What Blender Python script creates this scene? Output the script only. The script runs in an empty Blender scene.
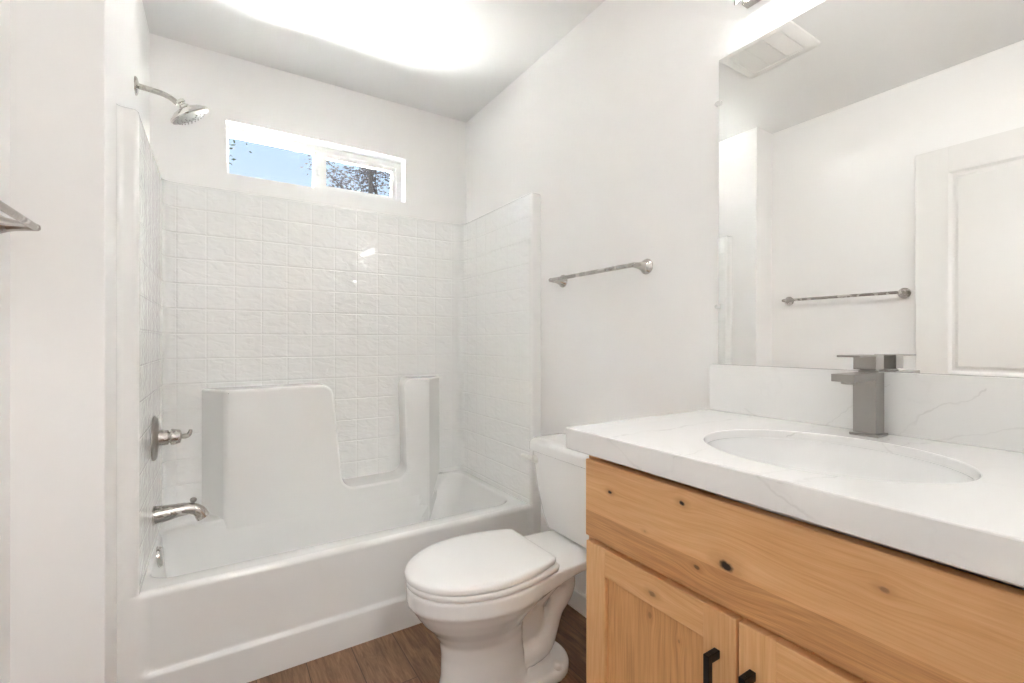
import bpy, bmesh, math, random
from mathutils import Vector, Matrix
from mathutils.geometry import tessellate_polygon

random.seed(7)
S = bpy.context.scene
C = S.collection
PI = math.pi

# ------------------------------------------------------------------ camera
F_PX, YAW, EYE = 462.83, 0.5661, 1.118
cam_data = bpy.data.cameras.new('camera')
cam_data.sensor_fit = 'HORIZONTAL'
cam_data.sensor_width = 36.0
cam_data.lens = F_PX * 36.0 / 1024.0
cam_data.clip_start = 0.02
cam_data.clip_end = 200
cam = bpy.data.objects.new('camera', cam_data)
C.objects.link(cam)
cam.location = (0, 0, EYE)
cam.rotation_euler = (PI / 2, 0, -YAW)
S.camera = cam

# ------------------------------------------------------------------ exposure, sky, sun
S.view_settings.view_transform = 'Standard'
S.view_settings.look = 'None'
S.view_settings.gamma = 1.0
S.view_settings.use_curve_mapping = False
S.view_settings.exposure = 0.0
S.cycles.use_denoising = True
S.cycles.max_bounces = 16
S.cycles.diffuse_bounces = 12
S.cycles.glossy_bounces = 8
S.cycles.transparent_max_bounces = 12
S.cycles.sample_clamp_indirect = 0.0

world = bpy.data.worlds.new('sky')
S.world = world
world.use_nodes = True
wn = world.node_tree.nodes
wl = world.node_tree.links
wbg = wn['Background']
wtc = wn.new('ShaderNodeTexCoord')
wsep = wn.new('ShaderNodeSeparateXYZ')
wramp = wn.new('ShaderNodeValToRGB')
wl.new(wtc.outputs['Generated'], wsep.inputs[0])
wl.new(wsep.outputs['Z'], wramp.inputs[0])
wramp.color_ramp.elements[0].position = 0.0
wramp.color_ramp.elements[0].color = (0.88, 0.93, 1.0, 1)
wramp.color_ramp.elements[1].position = 0.55
wramp.color_ramp.elements[1].color = (0.40, 0.64, 1.0, 1)
wl.new(wramp.outputs[0], wbg.inputs['Color'])
wtop = wramp.color_ramp.elements.new(0.75); wtop.color = (1.0, 0.98, 0.95, 1)
SKY, HIGH = 1.2, 190.0     # brightness near the horizon, and extra added overhead, out of view, to light the room
whigh = wn.new('ShaderNodeMapRange'); whigh.interpolation_type = 'SMOOTHSTEP'
whigh.inputs[1].default_value = 0.47; whigh.inputs[2].default_value = 0.75
whigh.inputs[3].default_value = SKY; whigh.inputs[4].default_value = SKY + HIGH
wl.new(wsep.outputs['Z'], whigh.inputs[0])
wl.new(whigh.outputs[0], wbg.inputs['Strength'])

sun_data = bpy.data.lights.new('sun', 'SUN')
sun_data.energy = 450.0
sun_data.angle = 0.01
sun_data.color = (0.98, 0.99, 1.0)
sun = bpy.data.objects.new('sun', sun_data)
C.objects.link(sun)
sun.rotation_euler = Vector((-0.12, -0.40, -0.96)).to_track_quat('-Z', 'Y').to_euler()

LAMP = 54.0        # vanity light, emission strength of its diffuser
HALL_FILL = 84.0        # fill lamp added in the hallway, out of view

# ------------------------------------------------------------------ node helpers
def new_mat(name):
    m = bpy.data.materials.new(name)
    m.use_nodes = True
    return m, m.node_tree.nodes, m.node_tree.links, m.node_tree.nodes['Principled BSDF']

def setp(b, col=None, rough=None, metal=None, coat=None, spec=None, coat_rough=None):
    if col is not None: b.inputs['Base Color'].default_value = (*col, 1)
    if rough is not None: b.inputs['Roughness'].default_value = rough
    if metal is not None: b.inputs['Metallic'].default_value = metal
    if coat is not None: b.inputs['Coat Weight'].default_value = coat
    if coat_rough is not None: b.inputs['Coat Roughness'].default_value = coat_rough
    if spec is not None: b.inputs['Specular IOR Level'].default_value = spec

class G:
    """small expression builder for shader math"""
    def __init__(s, nt): s.n = nt.nodes; s.l = nt.links
    def put(s, sock, v):
        if isinstance(v, (int, float)): sock.default_value = v
        elif isinstance(v, (tuple, list)): sock.default_value = v
        else: s.l.new(v, sock)
    def m(s, op, a, b=0.0, c=None, clamp=False):
        nd = s.n.new('ShaderNodeMath'); nd.operation = op; nd.use_clamp = clamp
        s.put(nd.inputs[0], a); s.put(nd.inputs[1], b)
        if c is not None: s.put(nd.inputs[2], c)
        return nd.outputs[0]
    def noise(s, vec, scale, detail=3, rough=0.5, dist=0.0):
        nd = s.n.new('ShaderNodeTexNoise')
        s.put(nd.inputs['Vector'], vec)
        nd.inputs['Scale'].default_value = scale; nd.inputs['Detail'].default_value = detail
        nd.inputs['Roughness'].default_value = rough; nd.inputs['Distortion'].default_value = dist
        return nd.outputs['Fac']
    def xyz(s, v):
        nd = s.n.new('ShaderNodeSeparateXYZ'); s.l.new(v, nd.inputs[0]); return nd.outputs
    def vec(s, x, y, z):
        nd = s.n.new('ShaderNodeCombineXYZ')
        for i, q in enumerate((x, y, z)): s.put(nd.inputs[i], q)
        return nd.outputs[0]
    def mix(s, f, a, b, mode='MIX'):
        nd = s.n.new('ShaderNodeMix'); nd.data_type = 'RGBA'; nd.blend_type = mode
        s.put(nd.inputs[0], f)
        s.put(nd.inputs[6], (*a, 1) if isinstance(a, tuple) else a)
        s.put(nd.inputs[7], (*b, 1) if isinstance(b, tuple) else b)
        return nd.outputs[2]
    def ramp(s, f, stops):
        nd = s.n.new('ShaderNodeValToRGB'); s.put(nd.inputs[0], f)
        e = nd.color_ramp.elements
        while len(e) < len(stops): e.new(0.5)
        for k, (p, c) in enumerate(stops): e[k].position = p; e[k].color = (*c, 1)
        return nd.outputs[0]
    def sstep(s, v, a, b):
        nd = s.n.new('ShaderNodeMapRange'); nd.interpolation_type = 'SMOOTHSTEP'
        s.put(nd.inputs[0], v); nd.inputs[1].default_value = a; nd.inputs[2].default_value = b
        return nd.outputs[0]
    def pos(s): return s.n.new('ShaderNodeNewGeometry').outputs['Position']
    def obj(s): return s.n.new('ShaderNodeTexCoord').outputs['Object']
    def uv(s): return s.n.new('ShaderNodeTexCoord').outputs['UV']
    def bump(s, bsdf, h, strength=1.0, dist=0.001, name='Normal'):
        nd = s.n.new('ShaderNodeBump'); s.put(nd.inputs['Height'], h)
        nd.inputs['Strength'].default_value = strength; nd.inputs['Distance'].default_value = dist
        s.l.new(nd.outputs[0], bsdf.inputs[name])

# ------------------------------------------------------------------ materials
def paint(name, col, rough=0.6, tex=0.25):
    m, n, l, b = new_mat(name); setp(b, col, rough, spec=0.3)
    g = G(m.node_tree)
    g.bump(b, g.noise(g.pos(), 260, 2), 0.35, tex * 0.001)
    return m
M_WALL = paint('wall_paint', (0.885, 0.879, 0.871))
M_CEIL = paint('ceiling_paint', (0.80, 0.796, 0.786))
M_TRIM = paint('trim_paint', (0.84, 0.83, 0.81), 0.35, 0.05)
M_DOOR = paint('door_paint', (0.79, 0.78, 0.762), 0.4, 0.05)

def plain(name, col, rough=0.3, metal=0.0, coat=0.0, spec=0.5):
    m, n, l, b = new_mat(name); setp(b, col, rough, metal, coat, spec, 0.05)
    g = G(m.node_tree)
    v = g.noise(g.obj(), 35, 2)
    l.new(g.m('MULTIPLY_ADD', v, 0.06, rough - 0.03), b.inputs['Roughness'])
    return m
M_ACRYL = plain('white_acrylic', (0.83, 0.83, 0.82), 0.16, coat=0.3)
M_PORC = plain('white_porcelain', (0.88, 0.88, 0.875), 0.10, coat=0.6)
M_SEAT = plain('white_seat_plastic', (0.87, 0.868, 0.862), 0.22)
M_WHITEP = plain('white_plastic', (0.80, 0.79, 0.765), 0.35)
M_VINYL = plain('white_vinyl', (0.90, 0.90, 0.89), 0.35)
M_BLACK = plain('matte_black_metal', (0.012, 0.012, 0.013), 0.38, 0.3)
M_CABLE = plain('black_cable', (0.004, 0.004, 0.004), 0.9, spec=0.0)
M_DARK = plain('dark_rubber', (0.02, 0.02, 0.02), 0.6)
M_CLEAR = plain('clear_clip_plastic', (0.75, 0.75, 0.74), 0.1)
M_NICKEL = plain('brushed_nickel', (0.52, 0.495, 0.465), 0.27, 1.0)
M_CHROME = plain('bright_nickel', (0.72, 0.70, 0.67), 0.14, 1.0)
M_GUN = plain('dark_nickel', (0.36, 0.345, 0.325), 0.30, 1.0)

m, n, l, b = new_mat('mirror_silver'); setp(b, (0.93, 0.935, 0.925), 0.0, 1.0); M_MIRROR = m

def tile_mat():
    m, n, l, b = new_mat('embossed_tile_acrylic'); setp(b, (0.875, 0.878, 0.872), 0.13, coat=0.3, coat_rough=0.05)
    g = G(m.node_tree)
    u = g.xyz(g.uv())
    def line(c, off, sp):
        f = g.m('FRACT', g.m('DIVIDE', g.m('SUBTRACT', c, off), sp))
        d = g.m('MULTIPLY', g.m('MINIMUM', f, g.m('SUBTRACT', 1.0, f)), sp)
        return g.sstep(d, 0.0006, 0.0048)
    gu = line(u[0], 0.066 - 10.85, 0.1085)
    gv = line(u[1], 1.697 - 10.9, 0.109)
    groove = g.m('MINIMUM', g.m('MULTIPLY_ADD', gu, 0.42, 0.58), gv)
    stretched = g.vec(g.m('MULTIPLY', u[0], 0.55), u[1], 0.0)
    wav = g.noise(stretched, 34, 2, 0.5, 0.8)
    h = g.m('ADD', g.m('MULTIPLY', groove, 1.7), g.m('MULTIPLY', wav, 3.6))
    g.bump(b, h, 0.9, 0.001)
    return m
M_TILE = tile_mat()

def wood_mat(name, axis, base_shift=0.0, knots=(), seam=None, seed=0.0):
    """alder: grain runs along `axis` ('y' or 'z'); knots are (y, z, radius, darkness)"""
    m, n, l, b = new_mat(name); setp(b, (0.6, 0.35, 0.15), 0.36, spec=0.4)
    g = G(m.node_tree)
    p = g.xyz(g.pos())
    x, y, z = p[0], p[1], p[2]
    warp = None
    dark = None
    halo = None
    for (ky, kz, r, dk) in knots:
        dy, dz = g.m('SUBTRACT', y, ky), g.m('SUBTRACT', z, kz)
        if axis == 'y': dy = g.m('MULTIPLY', dy, 0.62)
        else: dz = g.m('MULTIPLY', dz, 0.62)
        d2 = g.m('ADD', g.m('MULTIPLY', dy, dy), g.m('MULTIPLY', dz, dz))
        d = g.m('SQRT', d2)
        wob = g.m('MULTIPLY_ADD', g.noise(g.pos(), 90, 2), r * 0.9, -r * 0.45)
        dd = g.m('ADD', d, wob)
        k = g.m('MULTIPLY', g.m('SUBTRACT', 1.0, g.sstep(dd, r * 0.45, r * 1.05)), dk)
        hl = g.m('MULTIPLY', g.m('SUBTRACT', 1.0, g.sstep(dd, r * 0.6, r * 3.0)), 0.40 * min(1.0, dk + 0.3))
        e = g.m('POWER', 2.718, g.m('MULTIPLY', d2, -1.0 / (2 * (r * 3.0) ** 2)))
        off = g.m('MULTIPLY', e, g.m('MULTIPLY', (dz if axis == 'y' else dy), 0.75))
        warp = off if warp is None else g.m('ADD', warp, off)
        dark = k if dark is None else g.m('MAXIMUM', dark, k)
        halo = hl if halo is None else g.m('MAXIMUM', halo, hl)
    along, across = (y, z) if axis == 'y' else (z, y)
    if warp is not None: across = g.m('SUBTRACT', across, warp)
    across = g.m('ADD', across, g.m('MULTIPLY', x, 0.35))
    big = g.noise(g.vec(g.m('MULTIPLY', along, 1.6), g.m('MULTIPLY', across, 7.0), seed), 1.0, 3, 0.5, 0.4)
    bands = g.m('FRACT', g.m('MULTIPLY', g.m('ADD', g.m('MULTIPLY', across, 7.0), g.m('MULTIPLY', big, 1.2)), 9.0))
    bands = g.m('ABSOLUTE', g.m('MULTIPLY_ADD', bands, 2.0, -1.0))
    fine = g.noise(g.vec(g.m('MULTIPLY', along, 9.0), g.m('MULTIPLY', across, 330.0), seed), 1.0, 3, 0.6)
    blot = g.noise(g.vec(g.m('MULTIPLY', along, 3.0), g.m('MULTIPLY', across, 14.0), seed + 5), 1.0, 2, 0.5)
    t = g.m('ADD', g.m('MULTIPLY', bands, 0.10), g.m('MULTIPLY', fine, 0.56))
    t = g.m('ADD', t, g.m('MULTIPLY', blot, 0.26))
    t = g.m('ADD', t, 0.09 + base_shift)
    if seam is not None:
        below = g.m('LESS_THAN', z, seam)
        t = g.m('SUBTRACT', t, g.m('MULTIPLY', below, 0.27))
    col = g.ramp(t, [(0.22, (0.49, 0.235, 0.090)), (0.50, (0.72, 0.39, 0.165)), (0.80, (0.84, 0.52, 0.26))])
    if dark is not None:
        col = g.mix(halo, col, (0.40, 0.16, 0.045))
        col = g.mix(dark, col, (0.022, 0.011, 0.006))
    l.new(col, b.inputs['Base Color'])
    g.bump(b, fine, 0.35, 0.0004)
    return m

def floor_mat():
    m, n, l, b = new_mat('vinyl_plank_floor'); setp(b, (0.2, 0.12, 0.07), 0.42, spec=0.4)
    g = G(m.node_tree); p = g.xyz(g.pos())
    W, L = 0.152, 1.22
    col_i = g.m('FLOOR', g.m('DIVIDE', g.m('ADD', p[0], 0.045), W))
    wn_ = n.new('ShaderNodeTexWhiteNoise'); wn_.noise_dimensions = '1D'; l.new(col_i, wn_.inputs['W'])
    yy = g.m('ADD', p[1], g.m('MULTIPLY', wn_.outputs['Value'], L))
    row_i = g.m('FLOOR', g.m('DIVIDE', yy, L))
    wn2 = n.new('ShaderNodeTexWhiteNoise'); wn2.noise_dimensions = '2D'; l.new(g.vec(col_i, row_i, 0), wn2.inputs['Vector'])
    rnd = wn2.outputs['Value']
    fx = g.m('FRACT', g.m('DIVIDE', g.m('ADD', p[0], 0.045), W)); fy = g.m('FRACT', g.m('DIVIDE', yy, L))
    dx = g.m('MULTIPLY', g.m('MINIMUM', fx, g.m('SUBTRACT', 1, fx)), W)
    dy = g.m('MULTIPLY', g.m('MINIMUM', fy, g.m('SUBTRACT', 1, fy)), L)
    seam = g.sstep(g.m('MINIMUM', dx, dy), 0.0004, 0.002)
    sd = g.m('MULTIPLY', rnd, 40)
    grain = g.noise(g.vec(g.m('MULTIPLY', p[0], 42), g.m('MULTIPLY', p[1], 5.0), sd), 1.0, 5, 0.65, 1.2)
    fine = g.noise(g.vec(g.m('MULTIPLY', p[0], 230), g.m('MULTIPLY', p[1], 14), sd), 1.0, 3, 0.6)
    t = g.m('ADD', g.m('MULTIPLY', grain, 0.75), g.m('MULTIPLY', fine, 0.3))
    t = g.m('ADD', t, g.m('MULTIPLY_ADD', rnd, 0.22, -0.13))
    col = g.ramp(t, [(0.28, (0.075, 0.038, 0.020)), (0.5, (0.172, 0.089, 0.046)), (0.75, (0.32, 0.185, 0.102))])
    col = g.mix(seam, (0.05, 0.028, 0.018), col)
    l.new(col, b.inputs['Base Color'])
    g.bump(b, g.m('ADD', g.m('MULTIPLY', fine, 0.3), seam), 0.5, 0.0005)
    return m
M_FLOOR = floor_mat()

def quartz_mat():
    m, n, l, b = new_mat('veined_white_quartz'); setp(b, (0.82, 0.815, 0.80), 0.14, coat=0.2, coat_rough=0.05)
    g = G(m.node_tree); p = g.xyz(g.pos())
    w1 = g.noise(g.pos(), 9, 4, 0.6); w2 = g.noise(g.vec(p[1], p[2], p[0]), 9, 4, 0.6)
    y = g.m('ADD', p[1], g.m('MULTIPLY_ADD', w1, 0.07, -0.035)); z = g.m('ADD', p[2], g.m('MULTIPLY_ADD', w2, 0.07, -0.035))
    fade = g.sstep(g.noise(g.pos(), 14, 2), 0.34, 0.66)
    tot = None
    for (a, c_, wd, st) in (((0.555, 0.90), (0.415, 1.02), 0.0022, 0.30), ((0.405, 0.925), (0.27, 1.03), 0.0024, 0.26),
                            ((0.36, 0.91), (0.18, 0.965), 0.0024, 0.22), ((0.75, 0.93), (0.60, 0.84), 0.004, 0.22),
                            ((0.40, 0.92), (0.30, 0.85), 0.0035, 0.18)):
        ax, az = a; bx, bz = c_
        L_ = math.hypot(bx - ax, bz - az); tx, tz = (bx - ax) / L_, (bz - az) / L_
        ry, rz = g.m('SUBTRACT', y, ax), g.m('SUBTRACT', z, az)
        al = g.m('ADD', g.m('MULTIPLY', ry, tx), g.m('MULTIPLY', rz, tz))
        alc = g.m('MINIMUM', g.m('MAXIMUM', al, 0.0), L_)
        ex = g.m('SUBTRACT', ry, g.m('MULTIPLY', alc, tx)); ez = g.m('SUBTRACT', rz, g.m('MULTIPLY', alc, tz))
        d = g.m('SQRT', g.m('ADD', g.m('MULTIPLY', ex, ex), g.m('MULTIPLY', ez, ez)))
        v = g.m('MULTIPLY', g.m('SUBTRACT', 1, g.sstep(d, 0.0003, wd)), st)
        tot = v if tot is None else g.m('MAXIMUM', tot, v)
    tot = g.m('MULTIPLY', tot, g.m('MULTIPLY_ADD', fade, 0.75, 0.25))
    gen = g.m('ABSOLUTE', g.m('SUBTRACT', g.noise(g.pos(), 4.2, 4, 0.55, 0.5), 0.5))
    gv = g.m('MULTIPLY', g.m('SUBTRACT', 1, g.sstep(gen, 0.0, 0.018)), g.m('MULTIPLY', fade, 0.045))
    col = g.mix(g.m('MAXIMUM', tot, gv), (0.845, 0.843, 0.835), (0.36, 0.35, 0.33))
    l.new(col, b.inputs['Base Color'])
    return m
M_QUARTZ = quartz_mat()

def glass_mat():
    m = bpy.data.materials.new('window_glass'); m.use_nodes = True
    nt = m.node_tree; nt.nodes.clear()
    o = nt.nodes.new('ShaderNodeOutputMaterial'); mx = nt.nodes.new('ShaderNodeMixShader')
    tr = nt.nodes.new('ShaderNodeBsdfTransparent'); gl = nt.nodes.new('ShaderNodeBsdfGlossy')
    fr = nt.nodes.new('ShaderNodeFresnel'); fr.inputs['IOR'].default_value = 1.45
    gl.inputs['Roughness'].default_value = 0.0; tr.inputs['Color'].default_value = (0.96, 0.975, 0.97, 1)
    nt.links.new(fr.outputs[0], mx.inputs[0]); nt.links.new(tr.outputs[0], mx.inputs[1])
    nt.links.new(gl.outputs[0], mx.inputs[2]); nt.links.new(mx.outputs[0], o.inputs['Surface'])
    return m
M_GLASS = glass_mat()

def emit_mat(name, col, st):
    m, n, l, b = new_mat(name); setp(b, (0.9, 0.9, 0.88), 0.4)
    b.inputs['Emission Color'].default_value = (*col, 1); b.inputs['Emission Strength'].default_value = st
    return m
M_LAMP = emit_mat('lit_frosted_diffuser', (1.0, 0.99, 0.975), LAMP)
M_HALL_FILL = emit_mat('hall_fill_glow', (0.98, 0.99, 1.0), HALL_FILL)
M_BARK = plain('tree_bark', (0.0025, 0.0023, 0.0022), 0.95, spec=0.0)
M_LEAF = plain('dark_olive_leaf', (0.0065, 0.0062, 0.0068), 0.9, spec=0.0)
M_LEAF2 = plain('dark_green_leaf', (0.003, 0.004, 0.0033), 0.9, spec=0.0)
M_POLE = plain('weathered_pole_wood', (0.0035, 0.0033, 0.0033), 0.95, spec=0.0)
M_GROUND = paint('pale_gravel', (0.76, 0.755, 0.74), 0.85, 2)

# ------------------------------------------------------------------ mesh helpers
def obj(name, bm, mat, parent=None, smooth=False, mats=None, angle=None):
    me = bpy.data.meshes.new(name)
    bmesh.ops.recalc_face_normals(bm, faces=bm.faces[:])
    bm.to_mesh(me); bm.free()
    o = bpy.data.objects.new(name, me)
    for mm in (mats or [mat]): me.materials.append(mm)
    if smooth:
        for p in me.polygons: p.use_smooth = True
        if angle is not None:
            me.set_sharp_from_angle(angle=math.radians(angle))
    C.objects.link(o)
    if parent is not None:
        o.parent = parent
        # vertices are written in world coordinates: bring them into the parent's frame
        if parent.get('_world', False):
            inv = parent.matrix_basis.inverted() if parent.parent is None else Matrix.Identity(4)
            me.transform(inv)
    return o

def thing(name, label, cat, loc=(0, 0, 0), group=None, rotz=0.0, world=True):
    o = bpy.data.objects.new(name, None)
    o.empty_display_size = 0.1
    C.objects.link(o)
    o.location = loc; o.rotation_euler = (0, 0, rotz)
    o.matrix_basis = Matrix.Translation(loc) @ Matrix.Rotation(rotz, 4, 'Z')
    o['label'] = label; o['category'] = cat
    if group: o['group'] = group
    if world: o['_world'] = True
    return o

def tag(o, label, cat, group=None, kind=None):
    o['label'] = label; o['category'] = cat
    if group: o['group'] = group
    if kind: o['kind'] = kind
    return o

def struct(name, bm, mat, smooth=False, label=None, mats=None):
    o = obj(name, bm, mat, None, smooth, mats)
    o['kind'] = 'structure'
    if label: o['label'] = label
    return o

def add_box(bm, x0, x1, y0, y1, z0, z1, bevel=0.0, seg=2, mi=0):
    x0, x1 = sorted((x0, x1)); y0, y1 = sorted((y0, y1)); z0, z1 = sorted((z0, z1))
    r = bmesh.ops.create_cube(bm, size=1.0)
    vs = r['verts']
    bmesh.ops.scale(bm, verts=vs, vec=(x1 - x0, y1 - y0, z1 - z0))
    bmesh.ops.translate(bm, verts=vs, vec=((x0 + x1) / 2, (y0 + y1) / 2, (z0 + z1) / 2))
    fs = set(f for v in vs for f in v.link_faces)
    for f in fs: f.material_index = mi
    if bevel > 0:
        es = set(e for v in vs for e in v.link_edges)
        bmesh.ops.bevel(bm, geom=list(es), offset=bevel, segments=seg, affect='EDGES', profile=0.5)

def box(x0, x1, y0, y1, z0, z1, bevel=0.0, seg=2):
    bm = bmesh.new(); add_box(bm, x0, x1, y0, y1, z0, z1, bevel, seg); return bm

def add_rings(bm, rings, closed=True, cap0=True, cap1=True):
    vr = [[bm.verts.new(p) for p in r] for r in rings]
    n = len(vr[0])
    for a, b in zip(vr[:-1], vr[1:]):
        for i in range(n if closed else n - 1):
            j = (i + 1) % n
            try: bm.faces.new((a[i], a[j], b[j], b[i]))
            except ValueError: pass
    if closed and cap0: bm.faces.new(list(reversed(vr[0])))
    if closed and cap1: bm.faces.new(vr[-1])
    return vr

def add_lathe(bm, origin, axis, prof, seg=32, cap0=True, cap1=True):
    """prof: list of (distance along axis, radius)"""
    ax = Vector(axis).normalized(); o = Vector(origin)
    t = Vector((0, 0, 1)) if abs(ax.z) < 0.9 else Vector((1, 0, 0))
    u = ax.cross(t).normalized(); v = ax.cross(u)
    rings = []
    for d, r in prof:
        r = max(r, 1e-5)
        rings.append([o + ax * d + (u * math.cos(2 * PI * k / seg) + v * math.sin(2 * PI * k / seg)) * r for k in range(seg)])
    add_rings(bm, rings, True, cap0, cap1)

def catmull(pts, sub=8):
    pts = [Vector(p) for p in pts]
    P_ = [2 * pts[0] - pts[1]] + pts + [2 * pts[-1] - pts[-2]]
    out = []
    for i in range(1, len(P_) - 2):
        a, b, c_, d = P_[i - 1], P_[i], P_[i + 1], P_[i + 2]
        for k in range(sub):
            t = k / sub
            out.append(0.5 * ((2 * b) + (c_ - a) * t + (2 * a - 5 * b + 4 * c_ - d) * t * t + (3 * b - a - 3 * c_ + d) * t ** 3))
    out.append(pts[-1])
    return out

def add_tube(bm, pts, radii, seg=16, smooth_sub=0, flat=1.0):
    if smooth_sub:
        n0 = len(pts)
        pts2 = catmull(pts, smooth_sub)
        if not isinstance(radii, (int, float)):
            rr = catmull([(r, 0, 0) for r in radii], smooth_sub); radii = [q.x for q in rr]
        pts = pts2
    pts = [Vector(p) for p in pts]
    if isinstance(radii, (int, float)): radii = [radii] * len(pts)
    rings = []; up = None
    for i, p in enumerate(pts):
        d = (pts[min(i + 1, len(pts) - 1)] - pts[max(i - 1, 0)]).normalized()
        if up is None:
            t = Vector((0, 0, 1)) if abs(d.z) < 0.9 else Vector((0, 1, 0))
            up = (t - d * t.dot(d)).normalized()
        else: up = (up - d * up.dot(d)).normalized()
        s = d.cross(up)
        rings.append([p + (up * math.cos(2 * PI * k / seg) + s * math.sin(2 * PI * k / seg) * flat) * radii[i] for k in range(seg)])
    add_rings(bm, rings)

def rrect(x0, x1, y0, y1, r, n=8):
    """rounded rectangle, counter-clockwise, 4*(n+1) points"""
    out = []
    for cx, cy, a0 in ((x1 - r, y1 - r, 0), (x0 + r, y1 - r, PI / 2), (x0 + r, y0 + r, PI), (x1 - r, y0 + r, 1.5 * PI)):
        for k in range(n + 1):
            a = a0 + PI / 2 * k / n
            out.append((cx + r * math.cos(a), cy + r * math.sin(a)))
    return out

def fillet_poly(pts, radii, n=6):
    """round the corners of an open/closed list of 2D points (closed)"""
    out = []
    m_ = len(pts)
    for i in range(m_):
        p = Vector(pts[i]); a = Vector(pts[i - 1]); b = Vector(pts[(i + 1) % m_]); r = radii[i]
        if r <= 0: out.append(tuple(p)); continue
        d1 = (a - p).normalized(); d2 = (b - p).normalized()
        ang = d1.angle(d2); t = r / math.tan(ang / 2)
        t = min(t, (a - p).length * 0.49, (b - p).length * 0.49); r2 = t * math.tan(ang / 2)
        ctr = p + (d1 + d2).normalized() * (r2 / math.sin(ang / 2))
        s_, e_ = p + d1 * t - ctr, p + d2 * t - ctr
        a0 = math.atan2(s_.y, s_.x); a1 = math.atan2(e_.y, e_.x); da = a1 - a0
        while da > PI: da -= 2 * PI
        while da < -PI: da += 2 * PI
        for k in range(n + 1):
            q = a0 + da * k / n
            out.append((ctr.x + r2 * math.cos(q), ctr.y + r2 * math.sin(q)))
    return out

def sst(v, a, b):
    t = min(1.0, max(0.0, (v - a) / (b - a))); return t * t * (3 - 2 * t)

def smooth_mod(o, lv=1):
    md = o.modifiers.new('subdivision', 'SUBSURF'); md.levels = lv; md.render_levels = lv

# ------------------------------------------------------------------ room dimensions
XR, YB, XA, YW, XL, ZC = 1.268, 2.508, -0.247, 1.580, -0.420, 2.44
YF, ZS, RIM = 1.745, 1.806, 0.366
YE = -0.05            # room side of the entry wall, the camera stands in its doorway
HX0, HX1, HY0 = -0.60, 1.40, -1.45   # hallway

# ------------------------------------------------------------------ structure
struct('floor', box(HX0 - 0.1, XR + 0.15, HY0 - 0.1, YB + 0.15, -0.08, 0.0), M_FLOOR)
bm = box(HX0 - 0.15, HX1 + 0.15, HY0 - 0.15, YB + 0.15, ZC, ZC + 0.2)
struct('ceiling', bm, M_CEIL)
struct('wall_right', box(XR, XR + 0.13, YE - 0.12, YB + 0.13, 0, ZC), M_WALL)
# back wall with the window opening
WX0, WX1, WZ0, WZ1 = 0.032, 0.887, 1.896, 2.139
bm = bmesh.new()
add_box(bm, XA - 0.02, WX0, YB, YB + 0.13, 0, ZC)
add_box(bm, WX1, XR, YB, YB + 0.13, 0, ZC)
add_box(bm, WX0, WX1, YB, YB + 0.13, 0, WZ0)
add_box(bm, WX0, WX1, YB, YB + 0.13, WZ1, ZC)
struct('wall_back', bm, M_WALL)
struct('wall_shower_end', box(XL - 0.01, XA, YW, YB + 0.13, 0, ZC, 0.002, 1), M_WALL)
struct('wall_left', box(XL - 0.12, XL, YE - 0.12, YW, 0, ZC), M_WALL)
DX0, DX1, DZ = -0.385, 0.39, 2.06
bm = bmesh.new()
add_box(bm, XL, DX0, YE - 0.12, YE, 0, ZC)
add_box(bm, DX1, XR, YE - 0.12, YE, 0, ZC)
add_box(bm, DX0, DX1, YE - 0.12, YE, DZ, ZC)
struct('wall_entry', bm, M_WALL)
bm = bmesh.new()
add_box(bm, HX0 - 0.1, HX0, HY0, YE - 0.12, 0, ZC)
add_box(bm, HX1, HX1 + 0.1, HY0, YE - 0.12, 0, ZC)
add_box(bm, HX0 - 0.1, HX1 + 0.1, HY0 - 0.1, HY0, 0, ZC)
add_box(bm, HX0 - 0.1, XL - 0.12, YE - 0.14, YE - 0.12, 0, ZC)
struct('wall_hallway', bm, M_WALL)

def baseboard(name, x0, x1, y0, y1):
    bm = box(x0, x1, y0, y1, 0, 0.082, 0.003, 2)
    struct(name, bm, M_TRIM)
baseboard('baseboard_right', XR - 0.013, XR, 0.842, YF - 0.002)
baseboard('baseboard_left', XL, XL + 0.013, 0.90, YW)
baseboard('baseboard_shower_end', XL + 0.013, XA, YW - 0.013, YW)

# window: vinyl slider set back in the opening
wy0, wy1 = YB + 0.075, YB + 0.125
bm = bmesh.new()
fz0, fz1 = WZ0, WZ1
def wbox(x0, x1, z0, z1, y0, y1, bv=0.003): add_box(bm, x0, x1, y0, y1, z0, z1, bv, 2)
wbox(WX0, WX1, fz1 - 0.030, fz1, wy0, wy1)
wbox(WX0, WX1, fz0, fz0 + 0.022, wy0, wy1)
wbox(WX0, WX0 + 0.014, fz0 + 0.021, fz1 - 0.029, wy0, wy1)
wbox(WX1 - 0.030, WX1, fz0 + 0.021, fz1 - 0.029, wy0, wy1)
wbox(0.423, 0.462, fz0 + 0.021, fz1 - 0.029, wy0 + 0.004, wy1)
win = struct('window_1', bm, M_VINYL)
def sash(x0, x1, z0, z1, y0, y1, w):
    bm = bmesh.new()
    add_box(bm, x0, x1, y0, y1, z1 - w, z1, 0.002); add_box(bm, x0, x1, y0, y1, z0, z0 + w, 0.002)
    add_box(bm, x0, x0 + w, y0, y1, z0 + w, z1 - w, 0.002); add_box(bm, x1 - w, x1, y0, y1, z0 + w, z1 - w, 0.002)
    return bm
s1 = obj('sash', sash(0.4605, WX1 - 0.0295, fz0 + 0.0215, fz1 - 0.0295, wy0 + 0.006, wy0 + 0.028, 0.023), M_VINYL, win)
obj('sash_latch', box(0.436, 0.450, wy0 - 0.006, wy0 + 0.005, 1.985, 2.035, 0.003), M_VINYL, win)
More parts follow.
